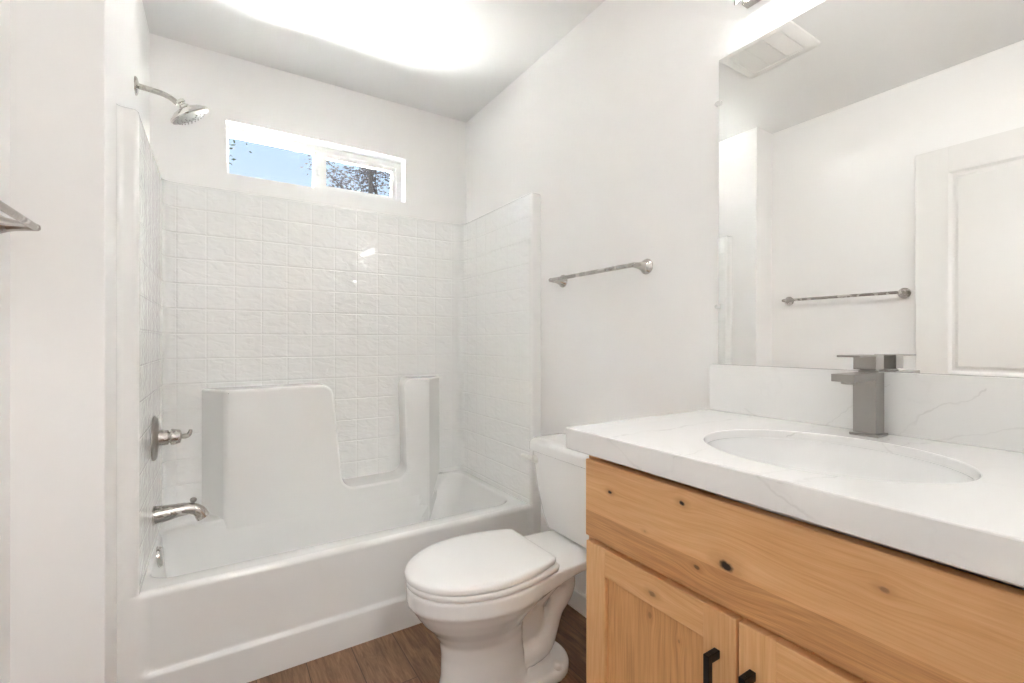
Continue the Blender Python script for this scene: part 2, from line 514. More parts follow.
obj('pane', box(WX0 + 0.013, 0.4235, wy0 + 0.034, wy0 + 0.037, fz0 + 0.021, fz1 - 0.029), M_GLASS, win)
obj('pane', box(0.483, WX1 - 0.052, wy0 + 0.015, wy0 + 0.018, fz0 + 0.044, fz1 - 0.052), M_GLASS, win)

# open door, lying back against the left wall
dxf, dxb = XL + 0.042, XL + 0.007
dy0, dy1 = 0.095, 0.858
DT = 2.050
def panel_door():
    bm = bmesh.new()
    add_box(bm, dxb, dxf - 0.012, dy0, dy1, 0.015, DT)
    st = 0.122
    add_box(bm, dxf - 0.012, dxf, dy0, dy0 + st, 0.015, DT, 0.0015, 1)
    add_box(bm, dxf - 0.012, dxf, dy1 - st, dy1, 0.015, DT, 0.0015, 1)
    zs_ = [(0.015, 0.22), (0.86, 0.985), (DT - 0.122, DT)]
    for a, b_ in zs_: add_box(bm, dxf - 0.012, dxf, dy0 + st, dy1 - st, a, b_, 0.0)
    for (a, b_) in ((0.22, 0.86), (0.985, DT - 0.122)):
        y0, y1 = dy0 + st, dy1 - st
        def ring(i, x): return [(x, y0 + i, a + i), (x, y1 - i, a + i), (x, y1 - i, b_ - i), (x, y0 + i, b_ - i)]
        add_rings(bm, [ring(0, dxf), ring(0.012, dxf - 0.010), ring(0.022, dxf - 0.010), ring(0.034, dxf - 0.004)], True, False, True)
    return bm
struct('door_1', panel_door(), M_DOOR)

# ------------------------------------------------------------------ bathtub and tiled surround (one moulded unit)
tub = thing('bathtub', 'white moulded bathtub with embossed tile surround in the window alcove', 'bathtub', (0.51, YF, 0))
XI0, XI1, YI = XA + 0.050, XR - 0.055, YB - 0.050

def surround():
    """sheet following flange - end wall - back wall - end wall - flange, rolled over at its top edge"""
    bm = bmesh.new(); uvl = bm.loops.layers.uv.new('UVMap')
    path = []
    R, r = 0.045, 0.014
    path += [(XA, YF - 0.014), (XA + 0.003, YF - 0.007), (XA + 0.009, YF - 0.002), (XA + 0.018, YF)]; path.append((XI0 - r, YF))
    for k in range(1, 7):
        a = -PI / 2 + PI / 2 * k / 6; path.append((XI0 - r + r * math.cos(a), YF + r + r * math.sin(a)))
    for k in range(1, 6): path.append((XI0, YF + r + (YI - R - YF - r) * k / 6))
    for k in range(0, 9):
        a = PI - PI / 2 * k / 8; path.append((XI0 + R + R * math.cos(a), YI - R + R * math.sin(a)))
    n_half = len(path)
    for k in range(1, 14): path.append((XI0 + R + (XI1 - XI0 - 2 * R) * k / 14, YI))
    for k in range(0, 9):
        a = PI / 2 - PI / 2 * k / 8; path.append((XI1 - R + R * math.cos(a), YI - R + R * math.sin(a)))
    for k in range(1, 6): path.append((XI1, YI - R - (YI - R - YF - r) * k / 6))
    for k in range(0, 6):
        a = PI + PI / 2 * k / 6; path.append((XI1 + r + r * math.cos(a), YF + r + r * math.sin(a)))
    path.append((XI1 + r, YF)); path.append((XR, YF))
    P2 = [Vector(p) for p in path]
    s = [0.0]
    for a, b_ in zip(P2[:-1], P2[1:]): s.append(s[-1] + (b_ - a).length)
    # arc length equals x on the back panel
    i0 = n_half - 1; shift = P2[i0].x - s[i0]
    s = [q + shift for q in s]
    nrm = []
    for i in range(len(P2)):
        d = (P2[min(i + 1, len(P2) - 1)] - P2[max(i - 1, 0)]).normalized()
        nrm.append(Vector((-d.y, d.x)))
    for q_ in range(5): nrm[q_] = Vector((0, 1))
    nrm[-1] = Vector((0, 1)); nrm[-2] = Vector((0, 1))
    rows = [(RIM - 0.0008, 0.0), (0.7, 0), (1.1, 0), (1.5, 0), (ZS - 0.014, 0.0), (ZS - 0.006, 0.0018), (ZS - 0.0015, 0.007), (ZS, 0.014), (ZS, 0.046)]
    vr = []
    for z, d in rows:
        row = []
        for p, q in zip(P2, nrm):
            w = p + q * d
            row.append(bm.verts.new((min(max(w.x, XA), XR), min(w.y, YB - 0.002), z)))
        vr.append(row)
    n_fl = 10
    for j in range(len(rows) - 1):
        for i in range(len(P2) - 1):
            f = bm.faces.new((vr[j][i], vr[j][i + 1], vr[j + 1][i + 1], vr[j + 1][i]))
            flange = i < n_fl or i >= len(P2) - 1 - 7 or j >= 4
            f.material_index = 1 if flange else 0
            f.smooth = True
            for lp, (ii, jj) in zip(f.loops, ((i, j), (i + 1, j), (i + 1, j + 1), (i, j + 1))):
                lp[uvl].uv = (s[ii], rows[jj][0])
    return bm
obj('tile_surround', surround(), None, tub, True, [M_TILE, M_ACRYL])

# moulded shelf blocks: a wide one, a low dip and a narrow one, on the back panel
def shelf_block():
    bm = bmesh.new()
    zb = 0.10
    top = [(0.026, zb), (0.026, 0.910), (0.437, 0.915), (0.470, 0.860), (0.512, 0.425), (0.800, 0.432), (0.832, 0.475), (0.812, 0.925), (0.955, 0.922), (0.955, zb)]
    rad = [0, 0.020, 0.045, 0.05, 0.05, 0.05, 0.04, 0.040, 0.014, 0]
    # the point after the big block's corner is only a guide: drop it to keep one clean fillet
    pts = [top[0], top[1], (0.458, 0.915), (0.508, 0.412), (0.824, 0.418), (0.808, 0.927), (0.938, 0.922), (0.938, zb)]
    rad = [0, 0.012, 0.055, 0.06, 0.055, 0.042, 0.012, 0]
    out = fillet_poly(pts, rad, 7)
    def mod(x, z, k):     # k = 0 at the front face, 1 at the back panel: flare the two outer sides
        if x < 0.10: x = x - 0.088 * k
        if x > 0.90: x = x + 0.135 * k
        if 0.70 < x < 0.90: x = x + 0.018 * k * sst(x, 0.70, 0.80)
        return x, z
    yf, yb = 2.300, YI + 0.004
    n_ = len(out)
    cx, nr = [], []
    for i in range(n_):
        a, b_ = Vector(out[i - 1]), Vector(out[(i + 1) % n_])
        d = (b_ - a).normalized(); nr.append(Vector((d.y, -d.x)))
    area = sum(out[i][0] * out[(i + 1) % n_][1] - out[(i + 1) % n_][0] * out[i][1] for i in range(n_))
    sg = -1.0 if area > 0 else 1.0
    rings = []
    def ring(y, inset, k):
        rr = []
        for (x, z), q in zip(out, nr):
            w = Vector((x, z)) + q * inset * sg
            X_, Z_ = mod(w.x, max(w.y, zb), k)
            lean = 0.0
            rr.append((X_, y + lean, Z_))
        return rr
    rings.append(ring(yb, 0, 1.0)); rings.append(ring((yf + yb) / 2, 0, 0.5))
    R = 0.014
    for k in range(0, 6):
        a = PI / 2 * k / 5
        rings.append(ring(yf + R - R * math.sin(a), R * (1 - math.cos(a)), 0.0 + 0.10 * (1 - k / 5)))
    add_rings(bm, rings, True, False, True)
    big = max(bm.faces, key=lambda f: len(f.verts))
    vs = list(big.verts); bm.faces.remove(big)
    for tri in tessellate_polygon([[Vector((v.co.x, v.co.z, 0)) for v in vs]]):
        f = bm.faces.new([vs[i] for i in tri])
    return bm
obj('moulded_shelf', shelf_block(), M_ACRYL, tub, True, angle=40)

def tub_shell():
    bm = bmesh.new()
    n = 10
    x0, x1, y0, y1 = XI0 - 0.004, XI1 + 0.004, YF, YI + 0.004
    def ring(ix0, ix1, iy0, iy1, r, z, step=True):
        base = rrect(ix0, ix1, iy0, iy1, r, n); o_ = []
        for q_, a in enumerate(base):
            b_ = base[(q_ + 1) % len(base)]
            o_.append(a)
            if q_ % (n + 1) == n:          # straight side: fill in
                for k in range(1, 40): o_.append((a[0] + (b_[0] - a[0]) * k / 40, a[1] + (b_[1] - a[1]) * k / 40))
        if step:                            # the back edge steps forward below the moulded shelf
            ym = (iy0 + iy1) / 2
            o_ = [(px, py if py < ym else ym + (py - ym) * (1 - 0.126 / (iy1 - ym) * (1 - sst(px, 0.925, 1.020))), z) for px, py in o_]
            return o_
        return [(px, py, z) for px, py in o_]
    bx0, bx1, by0, by1 = XI0 + 0.012, XI1 - 0.045, YF + 0.095, YI - 0.028
    rings = [ring(x0, x1, y0 + 0.024, y1, 0.004, RIM, False),
             ring(bx0 - 0.010, bx1 + 0.012, by0 - 0.014, by1 + 0.012, 0.085, RIM),
             ring(bx0 - 0.004, bx1 + 0.004, by0 - 0.005, by1 + 0.004, 0.08, RIM - 0.003),
             ring(bx0, bx1, by0, by1, 0.08, RIM - 0.012),
             ring(bx0 + 0.012, bx1 - 0.05, by0 + 0.010, by1 - 0.012, 0.11, 0.25),
             ring(bx0 + 0.030, bx1 - 0.16, by0 + 0.030, by1 - 0.035, 0.12, 0.12),
             ring(bx0 + 0.050, bx1 - 0.21, by0 + 0.050, by1 - 0.060, 0.12, 0.085),
             ring(bx0 + 0.100, bx1 - 0.27, by0 + 0.100, by1 - 0.110, 0.10, 0.072)]
    add_rings(bm, rings, True, False, True)
    # apron: a grid with a recessed panel above a projecting skirt, its top rolled into the rim
    nx, nz = 120, 64
    gx = [XA + (XR - XA) * i / nx for i in range(nx + 1)]
    zlist = [0.34 * j / (nz - 14) for j in range(nz - 13)]
    R = 0.024
    grid = []
    def recess(x, z):
        # signed distance to a rounded rectangle
        cx, cz = (XI0 + 0.012 + XI1 - 0.012) / 2, (0.118 + 0.60) / 2
        hx, hz, rr = (XI1 - XI0 - 0.004) / 2, (0.60 - 0.118) / 2, 0.036
        qx, qz = abs(x - cx) - hx + rr, abs(z - cz) - hz + rr
        d = math.hypot(max(qx, 0), max(qz, 0)) + min(max(qx, qz), 0) - rr
        return 0.011 * sst(-d, -0.004, 0.007)
    for x in gx:
        mask = sst(x, XI0 - 0.016, XI0 + 0.004) * (1 - sst(x, XI1 - 0.004, XI1 + 0.016))
        col = []
        for z in zlist: col.append((x, YF + recess(x, z), z))
        for k in range(1, 9):
            a = PI / 2 * k / 8
            ya = YF + recess(x, 0.34) * (1 - k / 8 * 0.5) + (R - R * math.cos(a)) * mask
            za = (RIM - R) * mask + RIM * (1 - mask)
            col.append((x, ya if mask > 0.02 else YF, RIM - R + R * math.sin(a)))
        col.append((x, YF + 0.030, RIM))
        grid.append(col)
    vr = [[bm.verts.new(p) for p in c_] for c_ in grid]
    for i in range(nx):
        for j in range(len(vr[0]) - 1):
            bm.faces.new((vr[i][j], vr[i + 1][j], vr[i + 1][j + 1], vr[i][j + 1]))
    return bm
obj('tub', tub_shell(), M_ACRYL, tub, True, angle=50)

# ------------------------------------------------------------------ shower fittings
YV = 2.10
t = thing('wall_shower', 'bell-shaped nickel shower head on a bent arm high above the tub', 'shower head', (XA, YV, 2.024))
bm = bmesh.new(); add_lathe(bm, (XA, YV, 2.024), (1, 0, 0), [(0, 0.032), (0.004, 0.031), (0.007, 0.026), (0.010, 0.014), (0.011, 0.010)])
obj('wall_flange', bm, M_NICKEL, t, True, angle=40)
bm = bmesh.new(); add_tube(bm, [(XA + 0.004, YV, 2.026), (-0.200, YV, 2.022), (-0.170, YV, 2.018), (-0.146, YV, 2.009), (-0.124, YV, 1.994)], 0.0095, 16, 6)
obj('arm', bm, M_NICKEL, t, True, angle=50)
nd = Vector((0.555, 0.13, -0.82)).normalized()
hc = Vector((-0.085, YV, 1.956))
o0 = hc - nd * 0.062
bm = bmesh.new(); add_lathe(bm, o0, nd, [(0, 0.010), (0.002, 0.015), (0.010, 0.0155), (0.013, 0.011), (0.018, 0.012), (0.021, 0.0165), (0.027, 0.019), (0.031, 0.030), (0.038, 0.048), (0.047, 0.062), (0.052, 0.0685), (0.058, 0.0695), (0.062, 0.066)], 48)
hd = obj('spray_head', bm, M_CHROME, t, True, angle=35)
bm = bmesh.new(); add_lathe(bm, o0, nd, [(0.0625, 0.066), (0.0632, 0.060), (0.0632, 0.0)], 48)
for rr_, cnt in ((0.050, 24), (0.036, 16), (0.021, 10)):
    tt = nd.cross(Vector((0, 1, 0))); ww = Vector((0, 1, 0))
    for k in range(cnt):
        a = 2 * PI * k / cnt
        add_lathe(bm, o0 + nd * 0.063 + (tt * math.cos(a) + ww * math.sin(a)) * rr_, nd, [(0, 0.0026), (0.003, 0.002)], 6)
obj('nozzle_face', bm, M_GUN, t, True, angle=40)

t = thing('shower_valve', 'round nickel shower valve with small lever halfway up the tiled end wall', 'shower valve', (XI0, YV, 0.768))
bm = bmesh.new(); add_lathe(bm, (XI0 + 0.001, YV, 0.768), (1, 0, 0), [(0, 0.080), (0.004, 0.080), (0.008, 0.076), (0.013, 0.060), (0.016, 0.036), (0.017, 0.02)], 48)
obj('escutcheon', bm, M_GUN, t, True, angle=40)
bm = bmesh.new(); add_lathe(bm, (XI0 + 0.014, YV, 0.768), (1, 0, 0), [(0, 0.028), (0.030, 0.0265), (0.032, 0.021), (0.036, 0.021), (0.038, 0.0285), (0.043, 0.0295), (0.066, 0.024), (0.068, 0.018), (0.070, 0.008)], 40)
hb = obj('handle_hub', bm, M_NICKEL, t, True, angle=35)
bm = bmesh.new()
add_tube(bm, [(XI0 + 0.080, YV, 0.768), (XI0 + 0.092, YV, 0.767), (XI0 + 0.104, YV, 0.770), (XI0 + 0.110, YV, 0.781), (XI0 + 0.111, YV, 0.790)], [0.006, 0.0095, 0.0085, 0.007, 0.0055], 14, 4)
lv = obj('lever', bm, M_NICKEL, t, True, angle=50)

t = thing('tub_spout', 'curved nickel tub spout with diverter knob, below the round valve', 'tub spout', (XI0, YV, 0.49))
bm = bmesh.new()
pts = [(XI0 + 0.001, YV, 0.490), (XI0 + 0.035, YV, 0.492), (XI0 + 0.075, YV, 0.496), (XI0 + 0.110, YV, 0.496), (XI0 + 0.136, YV, 0.482), (XI0 + 0.151, YV, 0.456)]
add_tube(bm, pts, [0.033, 0.029, 0.024, 0.021, 0.021, 0.023], 24, 6)
add_lathe(bm, (XI0, YV, 0.490), (1, 0, 0), [(0, 0.034), (0.006, 0.034), (0.008, 0.031)], 32)
sp = obj('spout', bm, M_NICKEL, t, True, angle=50)
bm = bmesh.new(); add_lathe(bm, (XI0 + 0.118, YV, 0.512), (0.1, 0, 1), [(0, 0.005), (0.006, 0.005), (0.008, 0.0095), (0.014, 0.0115), (0.020, 0.0095), (0.023, 0.004)], 20)
obj('diverter_knob', bm, M_GUN, t, True, angle=50)

t = thing('overflow_plate', 'small round nickel overflow plate under the spout, inside the tub', 'overflow plate', (XI0 + 0.02, YV, 0.338))
oa = Vector((1, 0, 0.10)).normalized()
bm = bmesh.new(); add_lathe(bm, (XI0 + 0.0135, YV, 0.338), oa, [(0, 0.037), (0.008, 0.037), (0.013, 0.033), (0.015, 0.024), (0.0155, 0.0)], 36)
obj('plate', bm, M_CHROME, t, True, angle=40)
bm = bmesh.new(); add_lathe(bm, Vector((XI0 + 0.0135, YV, 0.338)) + oa * 0.0145 + Vector((0, 0, -0.022)), oa, [(0, 0.006), (0.002, 0.0055), (0.0021, 0)], 14)
obj('screw', bm, M_DARK, t, True, angle=40)

# ------------------------------------------------------------------ towel bars
def towel_bar(label, x_wall, y0, y1, z, sgn, group):
    t = thing('towel_bar', label, 'towel bar', (x_wall, (y0 + y1) / 2, z), group)
    bx = x_wall + sgn * 0.069
    for y in (y0, y1):
        bm = bmesh.new()
        add_lathe(bm, (x_wall + sgn * 0.0005, y, z), (sgn, 0, 0), [(0, 0.027), (0.003, 0.0275), (0.006, 0.0265), (0.012, 0.0215), (0.022, 0.0162), (0.036, 0.0122), (0.052, 0.0100), (0.066, 0.0088), (0.073, 0.0078), (0.0765, 0.005), (0.0775, 0.0)], 32)
        obj('post', bm, M_NICKEL, t, True, angle=45)
    bm = bmesh.new(); add_tube(bm, [(bx, y0 - 0.004, z), (bx, y1 + 0.004, z)], 0.0078, 20)
    obj('bar', bm, M_NICKEL, t, True, angle=45)
    return t
towel_bar('brushed nickel towel bar on the wall above the toilet tank', XR, 1.114, 1.578, 1.380, -1, None)
towel_bar('brushed nickel towel bar on the left wall, also seen whole in the mirror', XL, 0.913, 1.473, 1.378, 1, None)

# ------------------------------------------------------------------ toilet
TY = 1.307
toilet = thing('toilet', 'white two-piece toilet with closed lid between tub and vanity', 'toilet', (0.80, TY, 0))
def W(X_, Y_, z): return (XR - X_, TY + Y_, z)     # X_ = out from the wall
def egg(x0, x1, hw, n=48, p=2.3, blunt=0.0):
    """outline in (X, Y), x0 = back, x1 = tip; widest at 42 % from the back"""
    xm = x0 + (x1 - x0) * 0.44
    out = []
    for k in range(n):
        a = 2 * PI * k / n
        c_, s_ = math.cos(a), math.sin(a)
        if c_ >= 0:
            X_ = xm + (x1 - xm) * c_; Y_ = hw * math.copysign(abs(s_) ** 1.0, s_)
        else:
            e = 2.0 / (p + blunt)
            X_ = xm - (xm - x0) * abs(c_) ** e; Y_ = hw * math.copysign(abs(s_) ** e, s_)
        out.append((X_, Y_))
    return out

def bowl_mesh():
    bm = bmesh.new()
    N = 48
    def ring(x0, x1, hw, z, p=2.3): return [W(x, y, z) for x, y in egg(x0, x1, hw, N, p)]
    add_rings(bm, [ring(0.40, 0.705, 0.108, 0.0, 2.6), ring(0.40, 0.702, 0.106, 0.02, 2.6), ring(0.41, 0.690, 0.098, 0.08, 2.5), ring(0.42, 0.688, 0.098, 0.15, 2.5),
                   ring(0.42, 0.695, 0.104, 0.20, 2.4), ring(0.42, 0.720, 0.124, 0.240, 2.3), ring(0.40, 0.752, 0.148, 0.275, 2.3), ring(0.37, 0.772, 0.166, 0.305, 2.3),
                   ring(0.345, 0.786, 0.175, 0.326, 2.3), ring(0.335, 0.796, 0.182, 0.338, 2.3), ring(0.335, 0.797, 0.182, 0.382, 2.3), ring(0.34, 0.792, 0.178, 0.388, 2.3)])
    # rear deck carrying the tank
    def deck(hw0, hw1, hw2, x0, z0, z1, z2):
        return [W(x0, -hw0, z0), W(0.27, -hw1, z1), W(0.47, -hw2, z2), W(0.47, hw2, z2), W(0.27, hw1, z1), W(x0, hw0, z0)]
    add_rings(bm, [deck(0.090, 0.095, 0.115, 0.06, 0.350, 0.325, 0.270), deck(0.122, 0.138, 0.160, 0.045, 0.364, 0.352, 0.325), deck(0.125, 0.142, 0.165, 0.04, 0.385, 0.385, 0.385)])
    # web between pedestal and the back of the foot
    add_rings(bm, [[W(x, y, z) for x, y in rrect(a, b_, -h_, h_, h_ * 0.8, 6)] for (a, b_, h_, z) in
                   ((0.30, 0.60, 0.040, 0.0), (0.30, 0.60, 0.040, 0.05), (0.31, 0.60, 0.036, 0.12), (0.32, 0.60, 0.040, 0.22), (0.24, 0.60, 0.070, 0.30), (0.16, 0.60, 0.09, 0.34))])
    # foot plate
    add_rings(bm, [[W(x, y, z) for x, y in rrect(a, 0.62, -h_, h_, h_ * 0.97, 8)] for (a, h_, z) in
                   ((0.228, 0.114, 0.0), (0.228, 0.114, 0.026), (0.232, 0.110, 0.034), (0.240, 0.102, 0.037))])
    # exposed trapway on each flank
    for sg in (-1, 1):
        path = [(0.470, 0.060), (0.430, 0.072), (0.385, 0.078), (0.335, 0.092), (0.305, 0.140), (0.284, 0.195), (0.250, 0.248), (0.250, 0.300), (0.315, 0.330)]
        yo = [0.020, 0.026, 0.030, 0.030, 0.030, 0.032, 0.036, 0.040, 0.04]
        add_tube(bm, [W(x, sg * y, z) for (x, z), y in zip(path, yo)], [0.028, 0.034, 0.040, 0.038, 0.032, 0.031, 0.036, 0.038, 0.036], 18, 5)
    return bm
bw = obj('bowl', bowl_mesh(), M_PORC, toilet, True)
md = bw.modifiers.new('skin', 'REMESH'); md.mode = 'VOXEL'; md.voxel_size = 0.0052; md.use_smooth_shade = True
md = bw.modifiers.new('relax', 'SMOOTH'); md.factor = 0.5; md.iterations = 7

def slab_rings(outline_fn, zs):
    bm = bmesh.new()
    add_rings(bm, [[W(x, y, z) for x, y in outline_fn(i)] for z, i in zs])
    return bm
def seat_outline(x0, x1, hw, back_hw, n=36):
    """egg with a squared back end"""
    xm = x0 + (x1 - x0) * 0.46
    pts = []
    for k in range(n + 1):
        a = -PI / 2 + PI * k / n
        pts.append((xm + (x1 - xm) * math.cos(a), hw * math.sin(a)))
    for k in range(1, 9):
        f = k / 8
        pts.append((xm + (x0 + 0.012 - xm) * f, hw + (back_hw - hw) * (f * f)))
    pts.append((x0, back_hw - 0.012))
    pts.append((x0, -back_hw + 0.012))
    for k in range(8, 0, -1):
        f = k / 8
        pts.append((xm + (x0 + 0.012 - xm) * f, -hw - (back_hw - hw) * (f * f)))
    return pts
bm = slab_rings(lambda i: seat_outline(0.345 + i, 0.797 - i, 0.183 - i, 0.150 - i), [(0.389, 0.006), (0.391, 0.0015), (0.396, 0.0), (0.404, 0.0), (0.408, 0.003)])
obj('seat', bm, M_SEAT, toilet, True, angle=45)
bm = slab_rings(lambda i: seat_outline(0.352 + i, 0.801 - i, 0.181 - i, 0.140 - i), [(0.4100, 0.007), (0.4115, 0.001), (0.415, 0.0), (0.424, 0.0), (0.4285, 0.003), (0.431, 0.010), (0.4325, 0.03), (0.4335, 0.07)])
obj('lid', bm, M_SEAT, toilet, True, angle=45)
for sg in (-1, 1):
    bm = bmesh.new(); add_box(bm, XR - 0.362, XR - 0.322, TY + sg * 0.075 - 0.020, TY + sg * 0.075 + 0.020, 0.3855, 0.4095, 0.006, 3)
    obj('hinge', bm, M_SEAT, toilet, True, angle=45)
    bm = bmesh.new(); add_lathe(bm, W(0.315, sg * 0.092, 0.0360), (0, 0, 1), [(0, 0.0165), (0.010, 0.0165), (0.017, 0.012), (0.0195, 0.005), (0.020, 0)], 24)
    obj('bolt_cap', bm, M_WHITEP, toilet, True, angle=50)
# tank, bellied and narrower at its foot
bm = bmesh.new()
def trect(x0, x1, hw, r, z, bow=0.0):
    o_ = []
    for x, y in rrect(x0, x1, -hw, hw, r, 10):
        f = sst(x, (x0 + x1) / 2, x1)
        o_.append(W(x + bow * f * (1 - (y / hw) ** 2), y, z))
    return o_
tz = [(0.388, 0.070, 0.165, 0.150, 0.03, 0.008), (0.395, 0.052, 0.178, 0.168, 0.035, 0.010), (0.45, 0.036, 0.190, 0.184, 0.035, 0.012), (0.55, 0.026, 0.200, 0.208, 0.035, 0.014),
      (0.68, 0.018, 0.207, 0.228, 0.035, 0.016), (0.6855, 0.018, 0.207, 0.228, 0.035, 0.016)]
add_rings(bm, [trect(a, b_, h_, r_, z, bo) for (z, a, b_, h_, r_, bo) in tz])
tank = obj('tank', bm, M_PORC, toilet, True, angle=50)
bm = bmesh.new()
lz = [(0.686, 0.014, 0.213, 0.234, 0.040), (0.690, 0.010, 0.219, 0.241, 0.042), (0.716, 0.010, 0.219, 0.241, 0.042), (0.726, 0.013, 0.216, 0.238, 0.042), (0.733, 0.022, 0.206, 0.228, 0.040), (0.736, 0.045, 0.180, 0.195, 0.03)]
add_rings(bm, [trect(a, b_, h_, r_, z, 0.016) for (z, a, b_, h_, r_) in lz])
obj('tank_lid', bm, M_PORC, toilet, True, angle=50)
bm = bmesh.new()
ly = TY + 0.185
add_lathe(bm, (XR - 0.206, ly, 0.655), (-1, 0, 0), [(0, 0.017), (0.006, 0.017), (0.010, 0.013), (0.016, 0.010)], 24)
add_tube(bm, [(XR - 0.222, ly, 0.655), (XR - 0.228, ly + 0.018, 0.658), (XR - 0.230, ly + 0.048, 0.660), (XR - 0.228, ly + 0.070, 0.657)], [0.011, 0.010, 0.008, 0.0065], 14, 5)
obj('flush_lever', bm, M_WHITEP, toilet, True, angle=50)
for sg in (-1, 1):
    bm = bmesh.new(); add_lathe(bm, W(0.115, sg * 0.10, 0.380), (0, 0, 1), [(0, 0.014), (0.010, 0.014)], 12)
    obj('tank_bolt', bm, M_DARK, toilet, True, angle=50)

# ------------------------------------------------------------------ vanity
CY0, CY1 = 0.037, 0.863          # countertop ends
CX, CZ, CT = 0.700, 0.9135, 0.050
KY0, KY1 = 0.060, 0.834          # cabinet sides
FX = 0.747                       # face frame
DXF = 0.727                      # door and drawer fronts
van = thing('vanity_cabinet', 'knotty alder vanity cabinet with two shaker doors under the quartz countertop', 'cabinet', (1.0, 0.447, 0))
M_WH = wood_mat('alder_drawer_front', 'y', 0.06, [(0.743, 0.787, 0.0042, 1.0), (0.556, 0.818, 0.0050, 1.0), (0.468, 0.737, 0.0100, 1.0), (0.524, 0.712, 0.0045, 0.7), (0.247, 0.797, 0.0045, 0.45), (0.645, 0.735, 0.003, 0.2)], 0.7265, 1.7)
M_WV = wood_mat('alder_stile', 'z', 0.05, (), None, 3.1)
M_WR = wood_mat('alder_rail', 'y', 0.04, [(0.626, 0.617, 0.0065, 0.5)], None, 6.4)
M_WP = wood_mat('alder_panel', 'z', -0.08, [(0.640, 0.565, 0.005, 0.3), (0.57, 0.55, 0.003, 0.3)], None, 9.7)
M_WS = wood_mat('alder_carcass', 'z', 0.02, (), None, 14.2)
bm = bmesh.new()
ZT = CZ - CT
add_box(bm, FX + 0.019, XR - 0.002, KY1 - 0.016, KY1, 0.0, ZT - 0.001)
add_box(bm, FX + 0.019, XR - 0.002, KY0, KY0 + 0.016, 0.0, ZT - 0.001)
add_box(bm, FX + 0.019, XR - 0.002, KY0 + 0.016, KY1 - 0.016, 0.100, 0.116)
add_box(bm, FX + 0.075, FX + 0.090, KY0 + 0.016, KY1 - 0.016, 0.0, 0.100)
obj('carcass', bm, M_WS, van)
bm = bmesh.new()
add_box(bm, FX, FX + 0.019, KY0, KY0 + 0.038, 0.100, ZT - 0.001, 0.001, 1)
add_box(bm, FX, FX + 0.019, KY1 - 0.038, KY1, 0.100, ZT - 0.001, 0.001, 1)
for (a, b_) in ((0.100, 0.138), (0.638, 0.682), (0.795, 0.838)): add_box(bm, FX, FX + 0.019, KY0 + 0.038, KY1 - 0.038, a, b_)
add_box(bm, FX, FX + 0.019, 0.43, 0.47, 0.138, 0.638)
obj('face_frame', bm, M_WS, van)
DRY0, DRY1 = 0.072, 0.823
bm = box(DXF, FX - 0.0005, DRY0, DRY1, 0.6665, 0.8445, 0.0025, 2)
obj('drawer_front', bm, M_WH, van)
def shaker(y0, y1, pull_y, label):
    z0, z1, w = 0.120, 0.6545, 0.062
    bm = bmesh.new()
    add_box(bm, DXF, FX - 0.0005, y0, y0 + w, z0, z1, 0.002, 2)
    add_box(bm, DXF, FX - 0.0005, y1 - w, y1, z0, z1, 0.002, 2)
    d = obj('door', bm, M_WV, van)
    for (za, zb_) in ((z1 - w, z1 - 0.0003), (z0, z0 + w)):
        r = obj('rail', box(DXF + 0.0004, FX - 0.0009, y0 + w - 0.001, y1 - w + 0.001, za, zb_, 0.0015, 2), M_WR, d)
        r.data.transform(van.matrix_basis.inverted())
    bm = box(DXF + 0.0095, FX - 0.002, y0 + w - 0.002, y1 - w + 0.002, z0 + w - 0.002, z1 - w + 0.002)
    p = obj('panel', bm, M_WP, d); p.data.transform(van.matrix_basis.inverted())
    bm = bmesh.new()
    pz1, pz0 = 0.588, 0.448
    add_box(bm, DXF - 0.032, DXF - 0.021, pull_y - 0.0055, pull_y + 0.0055, pz0, pz1, 0.0012, 2)
    add_box(bm, DXF - 0.022, DXF + 0.0002, pull_y - 0.0055, pull_y + 0.0055, pz1 - 0.0145, pz1, 0.0012, 2)
    add_box(bm, DXF - 0.022, DXF + 0.0002, pull_y - 0.0055, pull_y + 0.0055, pz0, pz0 + 0.0145, 0.0012, 2)
    h = obj('handle', bm, M_BLACK, d); h.data.transform(van.matrix_basis.inverted()); h['label'] = 'matte black square bar handle'
shaker(0.4500, 0.821, 0.484, 'left')
shaker(0.074, 0.4455, 0.421, 'right')

